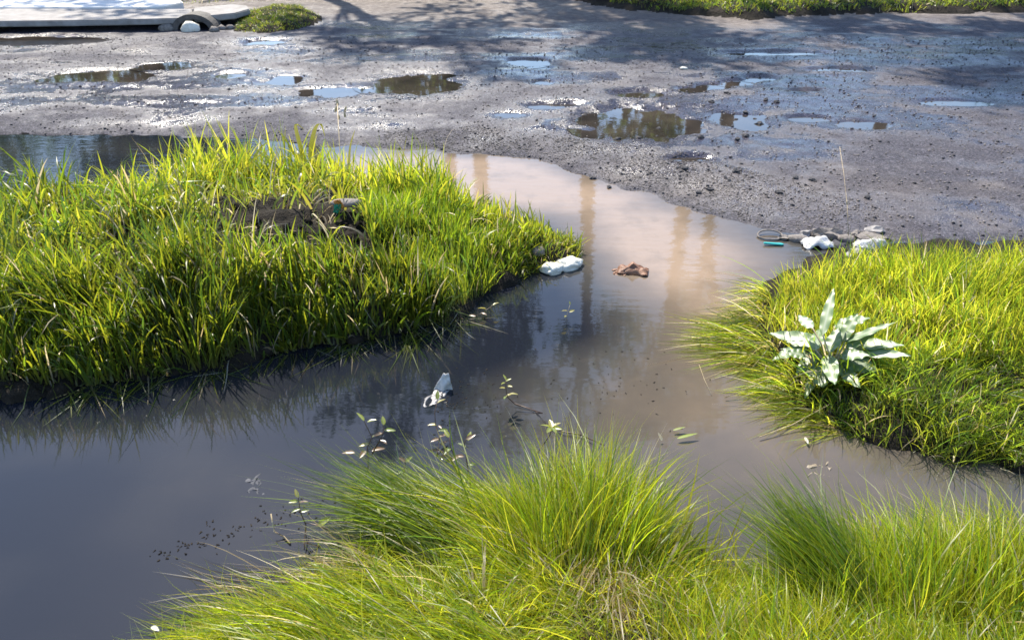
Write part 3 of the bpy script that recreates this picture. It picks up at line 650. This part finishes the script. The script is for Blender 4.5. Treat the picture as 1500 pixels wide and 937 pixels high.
for i, (b_, t_, hb, ht, wd) in enumerate(dock):
    pb = P(b_[0], b_[1], hb * .8); zt_ = hb * .8
    for _ in range(6):
        pt = P(t_[0], t_[1], zt_); zt_ = pb.z + (.48 * (pt.x - pb.x) + .19 * (pt.y - pb.y)) * (1 if i % 5 != 1 else .1)
    ax = pt - pb; L = ax.length
    me = leaf_mesh('leaf', L * (.95, 1.05, .8)[i % 3], wd * (.8 + .22 * (i % 3)), M_dock, .10, .055, .04, (.085, .15, .035), 26, 4, i * 1.7)
    o = obj('leaf', me, dk, pb - base)
    y = ax.normalized(); z = Vector((-.427, -.165, .89)); z = (z - y * z.dot(y)).normalized(); x = y.cross(z)
    o.rotation_euler = Matrix((x, y, z)).transposed().to_euler(); o.rotation_euler.rotate_axis('Y', random.uniform(-.16, .16))
    pts = [(0, 0, -.02), ((pb - base).x * .4, (pb - base).y * .4, (pb - base).z * .6), tuple(pb - base)]
    obj('leaf_stalk', tube('leaf_stalk', pts, .004, .0025, M_straw), dk)
# small weeds standing in the water: base px, list of stem pixels with heights, leaves
lf = [leaf_mesh('leaf', 1, .42, M_leaf, .3, .03, .15, c_, 6, 2, i) for i, c_ in enumerate([(.22, .25, .02), (.14, .19, .02), (.30, .27, .05), (.17, .10, .05)])]
def weed(label, stem, leaves, r=.0022, m=M_stem, name='water_weed'):
    pts = [P(x, y, z) for x, y, z in stem]; b0 = Vector((pts[0].x, pts[0].y, 0)); o = obj(name, None, None, b0); tag(o, label, 'weed')
    obj('stem', tube('stem', [tuple(p_ - b0) for p_ in pts], r, r * .6, m), o)
    for (x, y, z, ln, az, el, kind) in leaves:
        p_ = P(x, y, z) - b0
        obj('leaf', lf[kind], o, p_, (math.radians(el), random.uniform(-.4, .4), math.radians(az)), (ln, ln, ln))
    return o
weed('sprig of small yellow leaves rising from open water near the plastic scrap at centre', [(795, 605, .0), (755, 592, .02), (744, 582, .05), (741, 570, .09), (741, 556, .12)],
     [(741, 556, .12, .022, 40, 30, 0), (741, 558, .12, .02, -70, 20, 0), (743, 565, .10, .02, -110, 10, 2), (740, 568, .09, .02, 100, 10, 2), (746, 577, .07, .03, -90, 0, 2), (742, 580, .06, .026, -60, 5, 2), (741, 580, .06, .024, 170, 5, 1), (740, 560, .11, .02, 140, 10, 0)])
weed('tall thin weed with a yellow leaf tip just below the plastic scrap', [(640, 668, 0), (644, 640, .03), (638, 622, .05), (637, 605, .08), (641, 585, .12)],
     [(641, 585, .12, .03, -10, 50, 0), (641, 590, .11, .03, -60, 10, 2), (640, 622, .05, .03, 90, 0, 2), (642, 623, .05, .02, -140, 0, 3), (643, 640, .03, .03, -60, 0, 3), (643, 642, .02, .03, 120, 0, 3), (646, 652, .01, .03, -40, 0, 3)])
weed('leafy weed with red-brown stems above the left end of the near grass', [(535, 700, .03), (540, 680, .05), (538, 655, .08), (545, 640, .11), (536, 622, .14), (533, 615, .16)],
     [(533, 616, .16, .035, 60, 30, 0), (538, 618, .15, .03, -80, 10, 0), (545, 640, .11, .03, -60, 0, 1), (540, 650, .10, .03, 110, 0, 2), (520, 663, .07, .04, 90, 0, 3), (545, 660, .07, .04, -70, 0, 3), (535, 660, .07, .035, 160, 0, 3)])
weed('thin weed with one orange-tipped leaf right of the leafy weed', [(545, 665, .06), (556, 645, .10), (563, 630, .13), (562, 622, .15)],
     [(562, 622, .15, .03, 20, 30, 0), (563, 630, .13, .035, -90, 0, 1), (560, 634, .12, .03, 120, 0, 3), (556, 645, .10, .03, -120, 0, 3)])
weed('weed with a pink and yellow leaf pair in front of the centre grass', [(690, 715, .06), (686, 690, .08), (683, 670, .11), (680, 650, .14), (683, 643, .16)],
     [(683, 643, .16, .03, -60, 20, 3), (686, 645, .15, .03, -20, 30, 0), (682, 655, .13, .028, 60, 10, 1), (680, 668, .11, .028, 90, 0, 3), (672, 667, .11, .03, 140, 0, 3), (686, 680, .10, .028, -90, 0, 1)])
weed('short bud-topped weed between the leafy weed and the pink-leaved one', [(588, 705, .05), (592, 690, .08), (594, 676, .11)],
     [(594, 676, .11, .025, 70, 30, 3), (594, 676, .11, .025, -50, 30, 0), (591, 690, .09, .02, 120, 0, 1)])
weed('two-leaf floating weed left of the pink-leaved weed', [(668, 672, 0), (660, 655, .02), (658, 640, .05)],
     [(658, 640, .05, .032, 30, 20, 0), (656, 630, .05, .03, 100, 10, 1), (660, 655, .02, .035, 150, 0, 1)])
weed('weed with a starry yellow leaf rosette above the upright grass', [(786, 665, .03), (798, 648, .06), (806, 636, .09), (808, 626, .11)],
     [(808, 626, .11, .035, a_, 10, k_) for a_, k_ in ((10, 2), (80, 0), (150, 0), (200, 1), (-60, 2), (-110, 0))])
weed('spindly orange-topped weed in the water left of the near grass', [(470, 800, .0), (449, 795, .02), (448, 768, .05), (440, 750, .08), (437, 728, .13)],
     [(437, 728, .13, .025, 20, 40, 2), (437, 733, .12, .025, 110, 10, 0), (438, 736, .12, .025, -90, 10, 3), (440, 745, .10, .025, 120, 0, 1), (441, 749, .09, .022, -70, 0, 1), (466, 770, .05, .04, -50, 20, 0)])
weed('tiny pale weed alone in the water right of the island', [(829, 470, 0), (831, 460, .03), (835, 446, .07)],
     [(835, 446, .07, .015, 20, 40, 0), (831, 455, .05, .025, 110, 10, 2), (834, 457, .04, .025, -60, 10, 2), (829, 462, .03, .02, 160, 0, 2)], .0012, M_straw)
weed('trailing weed with thin pale leaves at the dark inlet beside the island grass', [(690, 468, 0), (702, 460, .02), (715, 452, .03), (722, 447, .04)],
     [(722, 447, .04, .03, -60, 10, 2), (712, 452, .03, .035, 100, 10, 2), (704, 458, .02, .03, -120, 0, 3), (697, 463, .02, .03, 70, 0, 3)], .0014)
weed('weed with small orange leaves in the straw left of the comb of grass', [(575, 800, .06), (570, 775, .10), (560, 762, .13), (556, 752, .15)],
     [(556, 752, .15, .018, 30, 20, 0), (562, 766, .12, .02, -60, 10, 0), (568, 772, .10, .022, 60, 10, 2), (572, 782, .09, .02, -90, 0, 0), (566, 768, .11, .02, 120, 0, 0)], .001)
def long_leaf(label, a_, b_, z0, z1, wd, col, name='floating_leaf', cat='leaf'):
    pa, pb = P(a_[0], a_[1], z0), P(b_[0], b_[1], z1); ax = pb - pa; me = leaf_mesh(name, ax.length, wd, M_leaf, .2, .02, .06, col, 10, 2)
    o = obj(name, me, None, pa); y = ax.normalized(); x = y.cross(Vector((0, 0, 1))).normalized(); z = x.cross(y)
    o.rotation_euler = Matrix((x, y, z)).transposed().to_euler(); return tag(o, label, cat)
long_leaf('pointed bright green leaf on the water right of the near grass, lower of two', (992, 642), (1022, 634), .012, .02, .012, (.22, .28, .02))
long_leaf('shorter pointed green leaf on the water, upper of two', (986, 630), (1004, 625), .012, .018, .010, (.2, .24, .03))
long_leaf('pale withered leaf just left of the two green floating ones', (970, 645), (964, 633), .01, .03, .010, (.42, .38, .26))
long_leaf('tiny white leaf scrap at the left end of the near grass', (222, 917), (233, 923), .01, .012, .012, (.6, .58, .5))
long_leaf('pale leaf scrap floating below the right bank', (1179, 640), (1184, 650), .01, .012, .010, (.6, .58, .5))
def twig(label, pix, r, m, name='twig', cat='twig'):
    pts = [P(*p_) for p_ in pix]; return tag(obj(name, tube(name, [tuple(p_) for p_ in pts], r, r * .6, m)), label, cat)
twig('bent pale-ended dead stalk poking from the water at lower left', [(425, 795, .004), (415, 785, .006), (402, 778, .02), (399, 765, .04), (397, 752, .06)], .003, M_straw)
twig('dark trailing stem lying on the water up to the yellow sprig', [(885, 652, .015), (850, 636, .01), (825, 632, .01), (805, 626, .006), (785, 603, .004), (775, 598, .004), (752, 590, .01)], .0024, M_stem)
twig('dark forked stem lying on the water beside the spindly orange-topped weed', [(500, 800, .01), (480, 775, .02), (462, 768, .03), (448, 765, .03), (446, 790, .02), (446, 805, .01)], .0024, M_stem)
twig('thin curved straw floating left of the right bank', [(1024, 534, .004), (1032, 556, .006), (1042, 578, .004)], .0011, M_straw)
twig('long bent straw leaning over the water below the right bank', [(1062, 582, .01), (1110, 562, .04), (1160, 540, .08)], .0016, M_straw)
twig('V-shaped folded straw on the water under the right bank', [(1113, 622, .01), (1133, 600, .05), (1138, 620, .01), (1160, 618, .02)], .0014, M_straw)
twig('fallen straw stretched across the water at the lower right', [(1112, 640, .01), (1160, 622, .02), (1215, 592, .05)], .0018, M_straw)
# tall seeding stalks
def stalk(label, pix, r, seeds, name='seed_stalk'):
    pts = [P(*p_) for p_ in pix]; b0 = pts[0].copy(); o = obj(name, None, None, b0); tag(o, label, 'stalk')
    obj('stem', tube('stem', [tuple(p_ - b0) for p_ in pts], r, r * .5, M_straw), o)
    for (x, y, z, s) in seeds:
        me = rock(3, .35, .35, 1.0, 1, .3); me.materials.append(M_straw); obj('seed_head', me, o, P(x, y, z) - b0, (random.uniform(-.3, .3), random.uniform(-.3, .3), 0), (s, s, s))
stalk('tall stalk with small seed heads standing above the back of the island grass', [(503, 300, .18), (499, 240, .30), (496, 190, .42), (494, 152, .50)], .0035, [(494, 150, .50, .022), (492, 160, .48, .02), (506, 160, .48, .02), (505, 168, .46, .018), (496, 172, .45, .018)])
stalk('very thin pale stalk rising above the right bank across the road', [(1243, 345, .06), (1241, 300, .16), (1236, 255, .26), (1230, 215, .34)], .002, [(1241, 298, .165, .012)])
# broad single blades that tower above the island
def tall_blade(tt, pix, wd, col):
    pts = [P(*p_) for p_ in pix]; b0 = pts[0].copy(); k = len(pts); n2 = 14; V_, F_ = [], []
    for i in range(n2 + 1):
        t = i / n2 * (k - 1); j = min(int(t), k - 2); f = t - j
        p0, p1, p2, p3 = pts[max(j - 1, 0)], pts[j], pts[j + 1], pts[min(j + 2, k - 1)]
        q_ = .5 * ((2 * p1) + (p2 - p0) * f + (2 * p0 - 5 * p1 + 4 * p2 - p3) * f * f + (3 * p1 - p0 - 3 * p2 + p3) * f ** 3)
        wv = wd * math.sin(math.pi * min(.98, .3 + .68 * i / n2)) * .5
        for s_, zz in ((-1, .12), (0, 0), (1, .12)): V_.append((q_.x - b0.x + s_ * wv, q_.y - b0.y, q_.z - b0.z + zz * wv))
    for i in range(n2):
        for j in range(2): F_.append((i * 3 + j, i * 3 + j + 1, i * 3 + j + 4, i * 3 + j + 3))
    return newmesh('blade', V_, F_, M_tall, True, cols=np.tile(np.array(col), (len(V_), 1))), b0
TB = [('broad yellow blade bent over at its tip, the right one of the island\'s tallest pair', [(452, 300, .18), (455, 250, .28), (456, 215, .36), (462, 188, .42), (470, 182, .43), (476, 200, .40)], .026),
      ('pale broad blade folded at its tip, the left one of the island\'s tallest pair', [(458, 300, .18), (447, 245, .28), (440, 215, .35), (434, 192, .40), (434, 182, .42), (446, 190, .40)], .024),
      ('straight broad yellow blade leaning left below the tallest pair', [(455, 300, .18), (442, 250, .26), (425, 215, .34), (407, 190, .40)], .020),
      ('forked-looking yellow blade at the back of the island, left half', [(360, 290, .18), (358, 245, .27), (350, 215, .33), (342, 193, .38)], .016),
      ('upright yellow blade at the back of the island, just right of the fork', [(360, 290, .18), (362, 250, .26), (364, 220, .32), (368, 192, .38)], .016),
      ('arching thin green blade reaching right towards the tallest pair', [(360, 270, .22), (375, 228, .31), (390, 210, .35), (412, 206, .36)], .012),
      ('short stout yellow blade left of the fork, tip bent left', [(280, 320, .16), (282, 260, .25), (290, 225, .32), (300, 213, .34)], .016),
      ('upright yellow blade right of the seed stalk', [(510, 300, .18), (511, 250, .28), (513, 215, .34), (520, 190, .38)], .014),
      ('broad yellow blade sticking up at the island\'s middle back rim', [(615, 310, .15), (617, 270, .22), (619, 240, .28), (626, 215, .33)], .014),
      ('yellow blade on the left of the island, above the bare soil', [(300, 350, .2), (296, 320, .26), (293, 290, .32), (292, 265, .36)], .016)]
for i, (lab, pix, wd) in enumerate(TB):
    me, b0 = tall_blade(0, pix, wd, (.20, .21, .012)); tag(obj('grass_blade', me, None, b0), lab, 'grass blade')

# ------------------------------------------------------------------ litter
def sheet(nx, ny, f, m, name, thick=.0015):
    V_ = [f(i / nx, j / ny) for i in range(nx + 1) for j in range(ny + 1)]; k = ny + 1
    F_ = [(i * k + j, (i + 1) * k + j, (i + 1) * k + j + 1, i * k + j + 1) for i in range(nx) for j in range(ny)]
    me = newmesh(name, V_, F_, m, True)
    o = obj(name, me); md = o.modifiers.new('thickness', 'SOLIDIFY'); md.thickness = thick; return o
def nz3(x, y, z=0): return mnoise.noise(Vector((x, y, z)))
# white scrap poking out of the water + its sunken film
pa = P(648, 572); o = sheet(8, 8, lambda u, v: ((u - .5) * .075 * (1 - .75 * v) + .014 * v, .012 * nz3(u * 3, v * 3) + .01 * v + .012 * abs(u - .5), .075 * v - .012), M_plast, 'plastic_scrap')
o.location = pa; tag(o, 'white pointed plastic scrap sticking up out of the blue-grey water', 'plastic scrap')
def film(pix, m, name, label, cat, amp=.004, zc=.0022):
    cs = [P(*p_) for p_ in pix]   # four corners
    def f(u, v):
        q_ = (cs[0] * (1 - u) + cs[1] * u) * (1 - v) + (cs[3] * (1 - u) + cs[2] * u) * v
        ed = min(u, 1 - u, v, 1 - v)
        return (q_.x + .025 * nz3(u * 4, v * 4, 3), q_.y + .025 * nz3(u * 4, v * 4, 7), zc + amp * nz3(u * 6, v * 6, 1) - (.004 if ed < .01 else 0))
    o = sheet(16, 16, f, m, name, .0008); return tag(o, label, cat)
M_film = simple('mud_filmed_plastic', (.13, .125, .13), (.30, .29, .29), 24, .35, .003)
M_scum = simple('grey_scum', (.06, .062, .07), (.12, .12, .13), 24, .95, .001, .1)
M_silt = simple('silt_covered_cloth', (.15, .12, .085), (.27, .22, .16), 14, .5, .003)
film([(612, 590), (650, 560), (664, 566), (632, 600)], M_film, 'plastic_film', 'sunken crumpled clear film trailing from the white scrap', 'plastic film', .007, -.0005)
film([(360, 722), (386, 726), (380, 692), (366, 700)], M_scum, 'scum_patch', 'faint pale scum patch under the surface at lower left', 'scum', .004, -.0004)
film([(1175, 700), (1215, 700), (1222, 672), (1180, 680)], M_silt, 'sunken_cloth', 'pale silty cloth just under the water at lower right', 'cloth', .008, -.002)
# crumpled brown carton in the water
p_ = P(927, 398); o = sheet(14, 12, lambda u, v: ((u - .5) * .14, (v - .5) * .075 + .02 * nz3(u * 3, v * 3, 2), .004 + .032 * max(0, math.sin(u * 3.1)) * max(0, math.sin(v * 3.1)) ** .6 + .018 * nz3(u * 5, v * 5, 5)), M_card, 'carton', .003)
o.location = p_; o.rotation_euler = (0, 0, -.2); tag(o, 'crumpled reddish-brown carton half sunk in the muddy water', 'carton')
film([(895, 402), (916, 404), (918, 394), (900, 394)], M_card, 'carton_flap', 'soggy tan scrap just left of the crumpled carton', 'scrap', .008, .002)
p_ = P(1132, 358, .004); tag(obj('plastic_strip', prism([(-.045, -.007), (.045, -.010), (.055, 0), (.04, .009), (-.045, .007)], 0, .008, M_turq, 'plastic_strip', .002), None, p_, (0, .05, -.05)), 'turquoise plastic strip floating below the pale hoop', 'plastic strip')
# pale hoop
bm = bmesh.new(); 
pts = [(.062 * math.cos(t), .045 * math.sin(t), .006 + .012 * max(0, math.sin(t))) for t in np.linspace(-.3, 5.6, 26)]
me = tube('hoop', pts, .0045, .0045, M_stone, 6); p_ = P(1128, 347, .0); tag(obj('hoop', me, None, p_), 'pale open hoop lying at the pond edge above the turquoise strip', 'hoop')
o = sheet(12, 10, lambda u, v: ((u - .5) * .15, (v - .5) * .09, .01 + .04 * math.sin(u * 3.1) * math.sin(v * 3.1) + .02 * nz3(u * 4, v * 4, 9)), M_plast, 'rag'); o.location = P(1197, 360, .0)
tag(o, 'white crumpled rag at the pond edge behind the right bank grass', 'rag')
o = sheet(10, 10, lambda u, v: ((u - .5) * .16, (v - .5) * .08, .02 + .05 * math.sin(u * 3.1) * math.sin(v * 3.1) + .03 * nz3(u * 4, v * 4, 19)), M_plast, 'rag'); p_ = G(1275, 368); o.location = p_
tag(o, 'white crumpled rag behind the right bank grass at the right margin', 'rag')
p_ = G(494, 322); o = sheet(5, 6, lambda u, v: ((u - .5) * .028, .02 * nz3(u * 4, v * 4, 29), .045 * v), M_green, 'wrapper'); o.location = p_ + Vector((0, 0, .03)); o.rotation_euler = (.2, .2, .4)
tag(o, 'torn green wrapper tucked under the flat stone in the island grass', 'wrapper')
o = sheet(5, 6, lambda u, v: ((u - .5) * .03, .02 * nz3(u * 4, v * 4, 39), .05 * v), M_orange, 'wrapper'); o.location = G(502, 322) + Vector((0, 0, .05)); o.rotation_euler = (.3, -.3, .1)
tag(o, 'small orange wrapper corner beside the green one', 'wrapper')
# dark floating specks
g = Grass(); N = 260
tx = np.concatenate([rng.normal(0, 1, N)]); base_t = rng.uniform(0, 1, N)
pp = np.array([P(230 + 260 * t_ + rng.normal(0, 12), 815 - 85 * t_ + rng.normal(0, 9))[:] for t_ in base_t[:110]] + [P(655 + rng.normal(0, 14), 590 + rng.normal(0, 22))[:] for _ in range(50)] + [P(900 + rng.normal(0, 60), 560 + rng.normal(0, 25))[:] for _ in range(60)] + [P(700 + rng.normal(0, 30), 575 + rng.normal(0, 20))[:] for _ in range(40)])
N = len(pp); pp[:, 2] = .0015; th = rng.uniform(0, 6.28, N); D = np.stack([np.cos(th), np.sin(th), th * 0], 1)
vv, ff, cc = blades(pp, D, rng.uniform(.004, .014, N), rng.uniform(.002, .005, N), D * 0, np.tile([.04, .035, .03], (N, 1)), 3, .0015, 0.0)
g.add(vv, ff, cc); g.build('floating_specks', M_mud, 'dark specks of debris drifting on the water', 'debris')

# ------------------------------------------------------------------ trees beyond the road (seen mirrored in the water, shading the road)
def tree(x, y, h, cr, cz, label, N=5200, seed=0, leafs=.11):
    R = random.Random(seed); o = obj('roadside_tree', None, None, (x, y, .08)); tag(o, label, 'tree', 'trees beyond the road')
    lean = (R.uniform(-.3, .3), R.uniform(-.3, .3))
    top = (lean[0], lean[1], h * .72)
    obj('trunk', tube('trunk', [(0, 0, -.1), (lean[0] * .2, lean[1] * .2, h * .25), (lean[0] * .7, lean[1] * .7, h * .5), top], .17, .07, M_bark, 9), o)
    cents = []
    for k in range(9):
        a_ = k * 2.4 + R.random(); zz = h * (cz + (1 - cz) * R.uniform(.05, .85)); rr = cr * R.uniform(.35, .85)
        s0 = h * R.uniform(.3, .6) if cz < .3 else h * R.uniform(.5, .7); end = (lean[0] + rr * math.cos(a_), lean[1] + rr * math.sin(a_), zz)
        mid = (end[0] * .45, end[1] * .45, (s0 + zz) / 2 + .15)
        obj('limb', tube('limb', [(lean[0] * s0 / h, lean[1] * s0 / h, s0), mid, end], .05, .018, M_bark, 6), o); cents.append(end)
    r2 = np.random.default_rng(seed + 100); ck = np.array(cents + [(lean[0], lean[1], h * .85)] + [(lean[0] + R.uniform(-.6, .6) * cr, lean[1] + R.uniform(-.6, .6) * cr, h * R.uniform(cz, .97)) for _ in range(9)])
    c_ = ck[r2.integers(0, len(ck), N)]; d = r2.normal(0, 1, (N, 3)); d /= np.linalg.norm(d, axis=1)[:, None]
    p_ = c_ + d * (r2.uniform(0, 1, N) ** .5)[:, None] * cr * np.array([.36, .36, .26])
    u = unit(r2.normal(0, 1, (N, 3))); v = unit(np.cross(u, r2.normal(0, 1, (N, 3)))); s_ = (leafs * r2.uniform(.5, 1.2, N))[:, None]
    V_ = np.stack([p_ - u * s_, p_ + v * s_ * .5, p_ + u * s_, p_ - v * s_ * .5], 1).reshape(-1, 3)
    F_ = np.arange(N * 4).reshape(-1, 4); C_ = np.repeat(pick(np.array([(.05, .085, .02), (.075, .11, .02), (.04, .07, .015)]), N, .3), 4, 0)
    cr_ = obj('crown', newmesh('crown', V_, F_, M_tree, cols=C_), o); cr_['kind'] = 'stuff'
TR = [(1.3, 13.4, 10.6, 1.6, .60, 'tall tree right of centre beyond the road, mirrored in the big puddle'), (-1.2, 15.8, 10.6, 1.6, .62, 'tree beyond the road near the centre, mirrored in the pond'),
      (-3.6, 13.6, 9.8, 1.6, .60, 'high-crowned tree left of the road'), (4.4, 15.8, 10.4, 1.7, .62, 'tree on the right verge with a raised crown'), (7.6, 16.0, 9.6, 1.8, .6, 'tree far right on the verge'),
      (-7.2, 16, 9.0, 2.0, .5, 'tree standing far left behind the kerb'), (-.6, 12.9, 9.0, 1.3, .62, 'slender high-crowned tree just left of the tallest one'), (3.1, 13.2, 9.8, 1.4, .6, 'slender high-crowned tree just right of the tallest one')]
for i, t_ in enumerate(TR): tree(*t_, N=2100, seed=i)
for i, (x, y, h, c_) in enumerate([(-9.6, 14.4, 3.9, 2.3), (-6.3, 14.4, 3.6, 1.7), (-2.3, 15.4, 3.2, 1.8), (2.5, 15.2, 3.7, 1.7), (6.0, 15.0, 1.2, 1.6), (9.4, 15, 2.0, 2.0), (12.5, 16, 3, 2.4)]):
    tree(x, y, h, c_, .12, ['wide bush far left beyond the kerb', 'tall bush behind the kerb', 'broad round bush left of centre beyond the road', 'narrow bush at the foot of the tallest tree', 'low bush on the right verge', 'broad bush near the right end of the verge', 'last bush at the right end'][i], N=3600, seed=40 + i, leafs=.12)
print('polygons', sum(len(o.data.polygons) for o in bpy.data.objects if o.type == 'MESH'))
